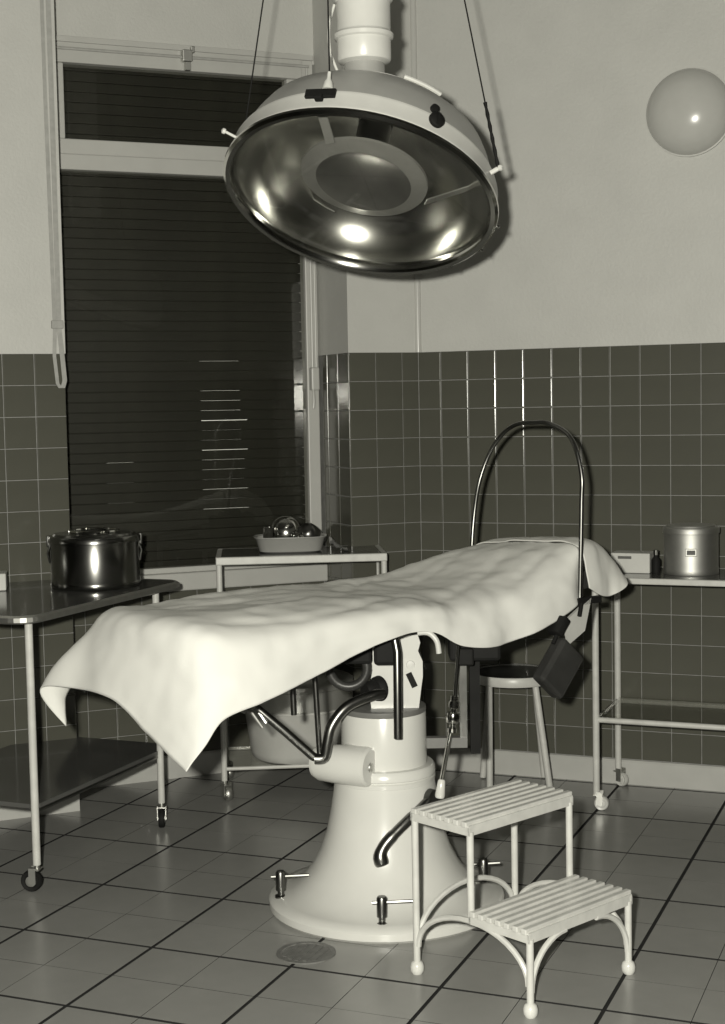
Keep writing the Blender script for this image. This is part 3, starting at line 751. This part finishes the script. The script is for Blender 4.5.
# pedal crank on the pedestal
mb = MB().tube(spline([PP(0.125, 0.105, 0.338), PP(0.085, 0.15, 0.312), PP(0.035, 0.178, 0.272), PP(-0.002, 0.19, 0.235), PP(-0.016, 0.196, 0.205), PP(-0.010, 0.20, 0.178)], 5), [0.014] * 6 + [0.016] * 6 + [0.018] * 6 + [0.019, 0.020, 0.021, 0.022, 0.022, 0.022, 0.021, 0.019], 12)
part('pedal_lever', mb, M['dark_steel'], ot)
part('pedal_pivot', MB().lathe([(0, 0.02), (0.028, 0.018), (0.03, 0)], PP(0.130, 0.085, 0.340), (RT * 0.8 + TW * 0.6), 20), M['dark_steel'], ot)
# clamping screws on the base rim
for x, t, bx_ in ((-0.315, 0.06, 0.085), (-0.014, 0.302, 0.10), (0.295, -0.03, 0.05)):
    zb = 0.045
    s_ = part('floor_screw', MB().lathe([(0, 0), (0.018, 0), (0.018, 0.006), (0.010, 0.008), (0.010, 0.02), (0.015, 0.022), (0.015, 0.075), (0.012, 0.08), (0, 0.08)], PP(x, t, zb - 0.004), n=20), M['dark_steel'], ot)
    part('tommy_bar', MB().tube([PP(x - 0.028, t, zb + 0.058), PP(x + bx_, t, zb + 0.062)], 0.005, 8), M['dark_steel'], s_)
# curved handle peeping out below the sheet
rod(spline([PP(0.10, 0.27, 0.862), PP(0.13, 0.275, 0.862), PP(0.152, 0.28, 0.84), PP(0.158, 0.28, 0.805)], 5), 0.008, M['white_old'], 'curved_handle')
# gear rack right of the pedestal
part('rack_post', MB().box(PP(0.235, 0.06, 0.655), (0.022, 0.03, 0.33), (RT, TW, ZV)), M['dark_steel'], ot)
part('rack_bracket', MB().box(PP(0.185, 0.07, 0.505), (0.12, 0.03, 0.03), (RT, TW, ZV)), M['turn'], ot)
part('rack_post', MB().box(PP(0.275, -0.02, 0.63), (0.03, 0.03, 0.36), (RT, TW, ZV)), M['black'], ot)
mb = MB(); mb.box(PP(0.27, 0.06, 0.80), (0.15, 0.10, 0.10), (RT, TW, ZV), bev=0.01); mb.box(PP(0.24, 0.11, 0.765), (0.05, 0.03, 0.05), (RT, TW, ZV), bev=0.006)
part('gear_box', mb, M['black'], ot)
part('spindle', MB().tube([PP(0.222, 0.12, 0.80), PP(0.205, 0.12, 0.60), PP(0.166, 0.12, 0.40)], 0.007, 10), M['chrome'], ot)
mb = MB().lathe([(0, 0), (0.014, 0), (0.014, 0.012), (0.009, 0.016), (0.009, 0.022), (0.020, 0.030), (0.022, 0.045), (0.018, 0.058), (0.010, 0.062), (0.010, 0.07), (0.017, 0.074), (0.017, 0.09), (0.012, 0.096), (0.012, 0.108), (0, 0.11)], PP(0.198, 0.12, 0.545), (RT * 0.09 + ZV), 20)
part('spindle_knob', mb, M['chrome'], ot)
part('spindle_tip', MB().lathe([(0, 0), (0.013, 0), (0.015, 0.006), (0.011, 0.05), (0.007, 0.055)], PP(0.160, 0.12, 0.352), (RT * 0.13 + ZV), 16), M['white'], ot)
# screen hoop over the head end
hp = [TP(0.560, -.274, 0.87), TP(0.564, -.272, 0.922), TP(0.570, -.272, 1.075), TP(0.574, -.272, 1.197), TP(0.576, -.272, 1.27), TP(0.580, -.245, 1.352), TP(0.597, -.19, 1.402), TP(0.618, -.09, 1.432),
      TP(0.645, 0, 1.434), TP(0.675, .11, 1.428), TP(0.688, .19, 1.397), TP(0.680, .245, 1.335), TP(0.655, .272, 1.24), TP(0.630, .272, 1.14), TP(0.615, .272, 1.02), TP(0.61, .272, 0.88)]
part('screen_hoop', MB().tube(spline(hp, 4), 0.0072, 10), M['dark_steel'], ot, 'tall steel screen hoop over the head end')
# bracket and pad hanging below the head end
mb = MB()
vs = []
for q in (-0.29, -0.30):
    for a, z in ((0.465, 0.835), (0.585, 0.90), (0.555, 0.80), (0.485, 0.765)): vs.append(TP(a, q, z))
mb.add(vs, [(0, 1, 2, 3), (7, 6, 5, 4)] + [(k, (k + 1) % 4, 4 + (k + 1) % 4, 4 + k) for k in range(4)])
part('pad_bracket', mb, M['pot'], ot, 'pale hanging plate')
ua = (A * 0.66 + ZV * 0.75).normalized(); uq = (A * 0.75 - ZV * 0.66).normalized()
part('arm_pad', MB().box(TP(0.437, -0.30, 0.70), (0.155, 0.115, 0.05), (ua, uq, Q), bev=0.012), M['dark'], ot)
part('pad_clamp', MB().box(TP(0.43, -0.31, 0.83), (0.06, 0.03, 0.05), (ua, uq, Q), bev=0.006).tube([TP(0.40, -0.315, 0.78), TP(0.45, -0.315, 0.85)], 0.006, 8), M['black'], ot)
part('hoop_clamp', MB().box(TP(0.58, -0.29, 0.89), (0.10, 0.02, 0.02), (A, Q, ZV)).tube([TP(0.54, -0.30, 0.885), TP(0.52, -0.31, 0.85)], 0.007, 8), M['black'], ot)

# ---- the sheet
def crom(P, t):
    n = len(P); i = min(int(t), n - 2); f = t - i
    a, b, c, d = P[max(i - 1, 0)], P[i], P[i + 1], P[min(i + 2, n - 1)]
    return 0.5 * (2 * b + (c - a) * f + (2 * a - 5 * b + 4 * c - d) * f * f + (3 * b - a - 3 * c + d) * f ** 3)
CREASES = [((-.40, -.25), (-.02, -.13), .007, .016), ((.02, -.22), (.50, -.02), .009, .022), ((.12, .02), (.46, .17), .006, .016), ((-.78, .12), (-.30, .02), .005, .016),
           ((-.60, -.12), (-.25, -.05), -.005, .020), ((.30, -.23), (.56, -.16), .007, .018), ((-.10, .05), (.10, .20), .006, .015), ((-.70, -.20), (-.45, -.245), .006, .016)]
def crease(a, q):
    t_ = 0.0
    for (a0, q0), (a1, q1), am, sg in CREASES:
        da, dq = a1 - a0, q1 - q0; L2 = da * da + dq * dq
        u = max(0.0, min(1.0, ((a - a0) * da + (q - q0) * dq) / L2))
        d = math.hypot(a - a0 - u * da, q - q0 - u * dq)
        t_ += am * math.sin(math.pi * (0.12 + 0.76 * u)) * math.exp(-(d / sg) ** 2)
    return t_
def cloth(net, sub, wr=0.006, seed=0.0, hemw=0.004):
    net = [[Vector(p) for p in row] for row in net]
    nu, nv = len(net), len(net[0])
    U, V_ = (nu - 1) * sub + 1, (nv - 1) * sub + 1
    mid = [[crom(row, j / sub) for j in range(V_)] for row in net]
    g = [[crom([mid[i][j] for i in range(nu)], k / sub) for j in range(V_)] for k in range(U)]
    vs = []
    for i in range(U):
        for j in range(V_):
            a = g[min(i + 1, U - 1)][j] - g[max(i - 1, 0)][j]; b = g[i][min(j + 1, V_ - 1)] - g[i][max(j - 1, 0)]
            nr = a.cross(b)
            nr = nr.normalized() if nr.length > 1e-9 else Vector((0, 0, 1))
            p = g[i][j]
            dr_ = max(0.0, min(1.0, (0.93 - p[2]) / 0.12))
            dsp = 1.6 * wr * dr_ * math.sin(17 * p[0] + 9 * p[1] + 5 * noise.noise(Vector((p[0] * 3, p[1] * 3, seed))))
            cr_ = noise.noise(Vector((p[0] * 5 - p[1] * 4 + seed, p[0] * 2 + p[1] * 6, p[2] * 3)))
            dsp += (1 - dr_) * crease(p[0], p[1]) + 0.5 * wr * (1 - dr_) * (1 - min(1, abs(cr_) * 5)) + (0.4 + 0.4 * dr_) * wr * noise.noise(Vector((p[0] * 5.0 + seed, p[1] * 9, p[2] * 7))) + 0.6 * wr * noise.noise(Vector((p[0] * 16 + seed, p[1] * 11, p[2] * 13 + 4)))
            fine = 0.35 * wr * noise.noise(Vector((p[0] * 34, p[1] * 22 + seed, p[2] * 30)))
            p = p + nr * (dsp + fine)
            vs.append(TP(p[0], p[1], p[2]))
    fs = [(i * V_ + j, (i + 1) * V_ + j, (i + 1) * V_ + j + 1, i * V_ + j + 1) for i in range(U - 1) for j in range(V_ - 1)]
    return MB().add(vs, fs, True)
net = [
 # far hem,            far edge,           ...                                            near edge,           mid drape,          near hem
 [(-.87, .350, .612), (-.925, .385, .722), (-.885, .20, .742), (-.88, .04, .735), (-.875, -.09, .672), (-.868, -.185, .632), (-.864, -.24, .613), (-.862, -.277, .603)],
 [(-.845, .400, .705), (-.885, .335, .81), (-.865, .19, .850), (-.862, .02, .855), (-.852, -.13, .825), (-.838, -.228, .780), (-.825, -.275, .722), (-.815, -.300, .658)],
 [(-.74, .375, .79), (-.78, .272, .925), (-.808, .15, .950), (-.815, 0, .950), (-.805, -.14, .944), (-.785, -.245, .915), (-.765, -.296, .81), (-.760, -.309, .722)],
 [(-.63, .325, .83), (-.65, .265, .94), (-.65, .15, .955), (-.65, 0, .955), (-.65, -.15, .955), (-.64, -.268, .918), (-.648, -.305, .835), (-.64, -.312, .752)],
 [(-.46, .31, .85), (-.46, .262, .955), (-.46, .15, .962), (-.46, 0, .957), (-.46, -.15, .955), (-.46, -.272, .925), (-.46, -.302, .86), (-.46, -.308, .795)],
 [(-.22, .31, .86), (-.22, .262, .955), (-.22, .15, .962), (-.22, 0, .957), (-.22, -.15, .955), (-.22, -.272, .938), (-.22, -.300, .897), (-.22, -.305, .861)],
 [(-.07, .31, .86), (-.06, .262, .952), (-.06, .15, .955), (-.06, 0, .95), (-.06, -.15, .950), (-.06, -.277, .936), (-.068, -.305, .90), (-.07, -.31, .866)],
 [(.05, .31, .86), (.06, .262, .952), (.06, .15, .953), (.06, 0, .948), (.06, -.15, .946), (.055, -.265, .918), (.05, -.298, .865), (.045, -.305, .812)],
 [(.20, .31, .87), (.20, .262, .958), (.20, .15, .960), (.20, 0, .956), (.20, -.15, .955), (.20, -.265, .925), (.20, -.300, .860), (.20, -.305, .797)],
 [(.36, .31, .90), (.36, .262, .985), (.36, .15, .988), (.36, 0, .985), (.36, -.15, .982), (.36, -.265, .955), (.36, -.300, .890), (.36, -.305, .826)],
 [(.50, .31, .92), (.50, .262, 1.008), (.50, .15, 1.022), (.50, 0, 1.03), (.50, -.15, 1.032), (.50, -.255, 1.005), (.505, -.290, .94), (.505, -.298, .872)],
 [(.60, .31, .93), (.60, .258, 1.016), (.60, .15, 1.038), (.60, 0, 1.052), (.60, -.15, 1.058), (.585, -.245, 1.045), (.568, -.262, .97), (.560, -.268, .898)],
]
mb = cloth(net, 9, 0.006, 1.7)
o = single('bed_sheet', mb, M['sheet'], 'wrinkled white sheet draped over the operating table, corner hanging', 'sheet', TP(0, 0, 0.95))
md = o.modifiers.new('thickness', 'SOLIDIFY'); md.thickness = 0.004; md.offset = 1
net2 = [
 [(.615, .30, .93), (.61, .25, 1.02), (.61, .10, 1.045), (.605, -.05, 1.055), (.60, -.17, 1.06), (.592, -.25, 1.04), (.592, -.272, .97), (.60, -.276, .925)],
 [(.67, .30, .94), (.67, .24, 1.03), (.67, .10, 1.05), (.665, -.05, 1.06), (.665, -.16, 1.066), (.655, -.235, 1.05), (.655, -.268, .965), (.655, -.272, .898)],
 [(.74, .28, .93), (.74, .22, 1.02), (.74, .10, 1.04), (.74, -.05, 1.05), (.735, -.15, 1.052), (.725, -.215, 1.032), (.715, -.250, .96), (.705, -.258, .888)],
 [(.80, .27, .91), (.805, .20, .98), (.81, .10, 1.0), (.81, -.05, 1.005), (.80, -.15, 1.0), (.785, -.21, .985), (.77, -.25, .935), (.742, -.262, .895)],
 [(.83, .26, .88), (.84, .19, .93), (.845, .10, .94), (.845, -.05, .94), (.835, -.15, .94), (.82, -.215, .935), (.80, -.252, .918), (.775, -.262, .905)],
]
mb = cloth(net2, 9, 0.004, 5.1)
o = single('head_cloth', mb, M['sheet'], 'small white cloth over the headrest beyond the steel hoop', 'cloth', TP(0.7, 0, 1.0))
md = o.modifiers.new('thickness', 'SOLIDIFY'); md.thickness = 0.004; md.offset = 1

# ------------------------------------------------------------------ operating lamp
DL = 4.25
LC = Vector((0, 0, CAM_H)) + DL * (fwd + CR * ((359.98 - 362.5) / F_PX) - CU * ((198.11 - 512) / F_PX))
view = (LC - Vector((0, 0, CAM_H))).normalized()
VR = (CR - view * CR.dot(view)).normalized(); VU = VR.cross(view)
UPA = (VR * 0.1783 + VU * 0.8173 + view * 0.5479).normalized()      # lamp axis, from the opening up into the dome
E2 = (CU - UPA * CU.dot(UPA)).normalized()                     # in the rim plane, towards the raised near edge
E1 = UPA.cross(E2)
if E1.dot(CR) < 0: E1 = -E1
RL = 0.4010
ol = thing('operating_lamp', 'large dome operating lamp hanging from the ceiling over the table', 'lamp', LC)
part('chrome_rim', MB().lathe([(RL - 0.034, 0.022), (RL - 0.030, 0.004), (RL - 0.020, -0.008), (RL - 0.008, -0.010), (RL, -0.003), (RL + 0.001, 0.004), (RL - 0.006, 0.010)], LC, UPA, 96), M['chrome'], ol)
part('rim_band', MB().lathe([(RL - 0.012, 0.006), (RL - 0.004, 0.008), (RL - 0.004, 0.014), (RL - 0.009, 0.022), (RL - 0.010, 0.060), (RL - 0.014, 0.070), (RL - 0.022, 0.074)], LC, UPA, 96), M['lamp_white'], ol)
part('dome', MB().lathe([(RL - 0.020, 0.068), (RL - 0.027, 0.09), (0.355, 0.140), (0.335, 0.180), (0.30, 0.212), (0.26, 0.242), (0.21, 0.272), (0.15, 0.297), (0.08, 0.312), (0, 0.316)], LC, UPA, 80), M['lamp_dome'], ol)
part('dome_edge', MB().tube(arc(LC + UPA * 0.275, E1, E2, 0.212, 40, 75, 10), 0.006, 8).tube(arc(LC + UPA * 0.215, E1, E2, 0.305, 28, 50, 10), 0.006, 8), M['lamp_white'], ol)
mb = MB().lathe([(RL - 0.028, 0.012), (0.365, 0.06), (0.325, 0.12), (0.27, 0.175), (0.20, 0.215), (0.12, 0.245), (0.0, 0.26)], LC, UPA, 96)
part('reflector', mb, M['mirror'], ol, 'mirror inside the dome')
part('center_disc', MB().lathe([(0.138, 0.055), (0.186, 0.066), (0.187, 0.074), (0.15, 0.095), (0, 0.105)], LC, UPA, 56), M['lamp_disc'], ol)
part('inner_disc', MB().lathe([(0.140, 0.054), (0.132, 0.058), (0.10, 0.068), (0.06, 0.076), (0, 0.080)], LC, UPA, 56), M['lamp_disc_in'], ol)
part('bulb_socket', MB().lathe([(0.05, 0.09), (0.05, 0.25)], LC, UPA, 24), M['dark_steel'], ol)
for a in (-38, 95, 215):
    d = E1 * math.cos(math.radians(a)) + E2 * math.sin(math.radians(a))
    part('disc_bracket', MB().box(LC + d * 0.255 + UPA * 0.10, (0.16, 0.028, 0.004), ((d * 0.8 + UPA * 0.6).normalized(), UPA.cross(d), (UPA * 0.8 - d * 0.6).normalized())), M['lamp_disc'], ol)
part('cover_glass', MB().lathe([(RL - 0.028, 0.004), (0.3, -0.004), (0.15, -0.009), (0, -0.011)], LC, UPA, 64), M['lamp_glass'], ol)
for a in (204, 330, 290, 250, 225, 310):
    d = E1 * math.cos(math.radians(a)) + E2 * math.sin(math.radians(a))
    part('rim_screw', MB().lathe([(0, 0.008), (0.005, 0.007), (0.006, 0)], LC + d * (RL + 0.003) + UPA * 0.004, d, 10), M['chrome'], ol)
def ringpt(a, rr=RL + 0.006, h=0.040):
    d = E1 * math.cos(math.radians(a)) + E2 * math.sin(math.radians(a)); return LC + d * rr + UPA * h, d
# catches on the band
p, d = ringpt(82); tn = UPA.cross(d)
mb = MB().box(p + d * 0.006, (0.010, 0.085, 0.026), (d, tn, UPA), bev=0.002).box(p + d * 0.012 - UPA * 0.016, (0.02, 0.022, 0.018), (d, tn, UPA), bev=0.003)
part('catch', mb, M['black'], ol, 'dark catch')
p, d = ringpt(37); tn = UPA.cross(d)
mb = MB().lathe([(0.022, 0), (0.022, 0.010), (0.018, 0.013), (0, 0.013)], p, d, 20).box(p + d * 0.014, (0.004, 0.006, 0.036), (d, tn, UPA)).lathe([(0.012, 0), (0.012, 0.010), (0, 0.012)], p + UPA * 0.03 - tn * 0.012, d, 14)
part('catch', mb, M['black'], ol, 'dark round catch')
# neck
NB = LC + UPA * 0.325 + E2 * 0.200 + CR * 0.034
nx, ny, nz = NB
part('neck', MB().lathe([(0, -0.01), (0.05, -0.01), (0.074, 0.0), (0.077, 0.006), (0.077, 0.06), (0.084, 0.064), (0.085, 0.075), (0.079, 0.080), (0.077, 0.085), (0.077, 0.165), (0.084, 0.169), (0.085, 0.182), (0.078, 0.186), (0.074, 0.20), (0.074, CEIL - nz - 0.05), (0.14, CEIL - nz - 0.04), (0.15, CEIL - nz)], (nx, ny, nz), n=44), M['lamp_white'], ol)
part('ball_joint', MB().lathe([(0.058, 0.02), (0.058, -0.03), (0.07, -0.09)], (nx, ny, nz), n=28), M['lamp_dome'], ol)
part('cable', MB().tube(spline([NB + Vector((0, 0, 0.16)) - CR * 0.082, NB + Vector((0, 0, 0.10)) - CR * 0.098, NB + Vector((0, 0, 0.03)) - CR * 0.096, NB - CR * 0.075 - Vector((0, 0, 0.03))], 6), 0.004, 8), M['lamp_white'], ol, 'white cable beside the neck')
# stays: knob on the band, wire to the ceiling canopy
for a, off in ((176, -0.13), (-1, 0.115)):
    p, d = ringpt(a, RL - 0.010, 0.045)
    kn = part('stay_knob', MB().tube([p, p + d * 0.02 + UPA * 0.012], 0.007, 8).lathe([(0, -0.008), (0.008, -0.004), (0.008, 0.004), (0, 0.008)], p + d * 0.026 + UPA * 0.014, UPA, 12), M['lamp_white'], ol)
    q = p + d * 0.022 + UPA * 0.012
    tp = Vector((nx, ny, CEIL)) + CR * off
    part('stay_wire', MB().tube([q, q.lerp(tp, 0.5), tp], 0.0022, 6), M['black'], ol)
    if off > 0:
        part('turnbuckle', MB().tube([q.lerp(tp, k * 0.012) for k in range(12)], [0.004, 0.006] * 6, 8), M['black'], kn)
p, d = ringpt(81, RL - 0.012, 0.072)
part('stay_knob', MB().lathe([(0, 0.0), (0.016, 0.0), (0.012, 0.02), (0.006, 0.03), (0.005, 0.05), (0, 0.052)], p, (UPA * 0.7 + ZV * 0.6), 16), M['lamp_white'], ol)
p, d = ringpt(133, RL - 0.010, 0.035)
part('band_knob', MB().tube([p, p + d * 0.035 + UPA * 0.004], 0.004, 8).lathe([(0, -0.008), (0.008, -0.004), (0.008, 0.004), (0, 0.008)], p + d * 0.038 + UPA * 0.004, d, 12), M['lamp_white'], ol)
p, d = ringpt(81, RL - 0.012, 0.072)
tp = Vector((nx, ny, CEIL)) - CR * 0.10 - fwd * 0.05
part('stay_wire', MB().tube([p + (UPA * 0.7 + ZV * 0.6).normalized() * 0.05, tp], 0.0022, 6), M['black'], ol)
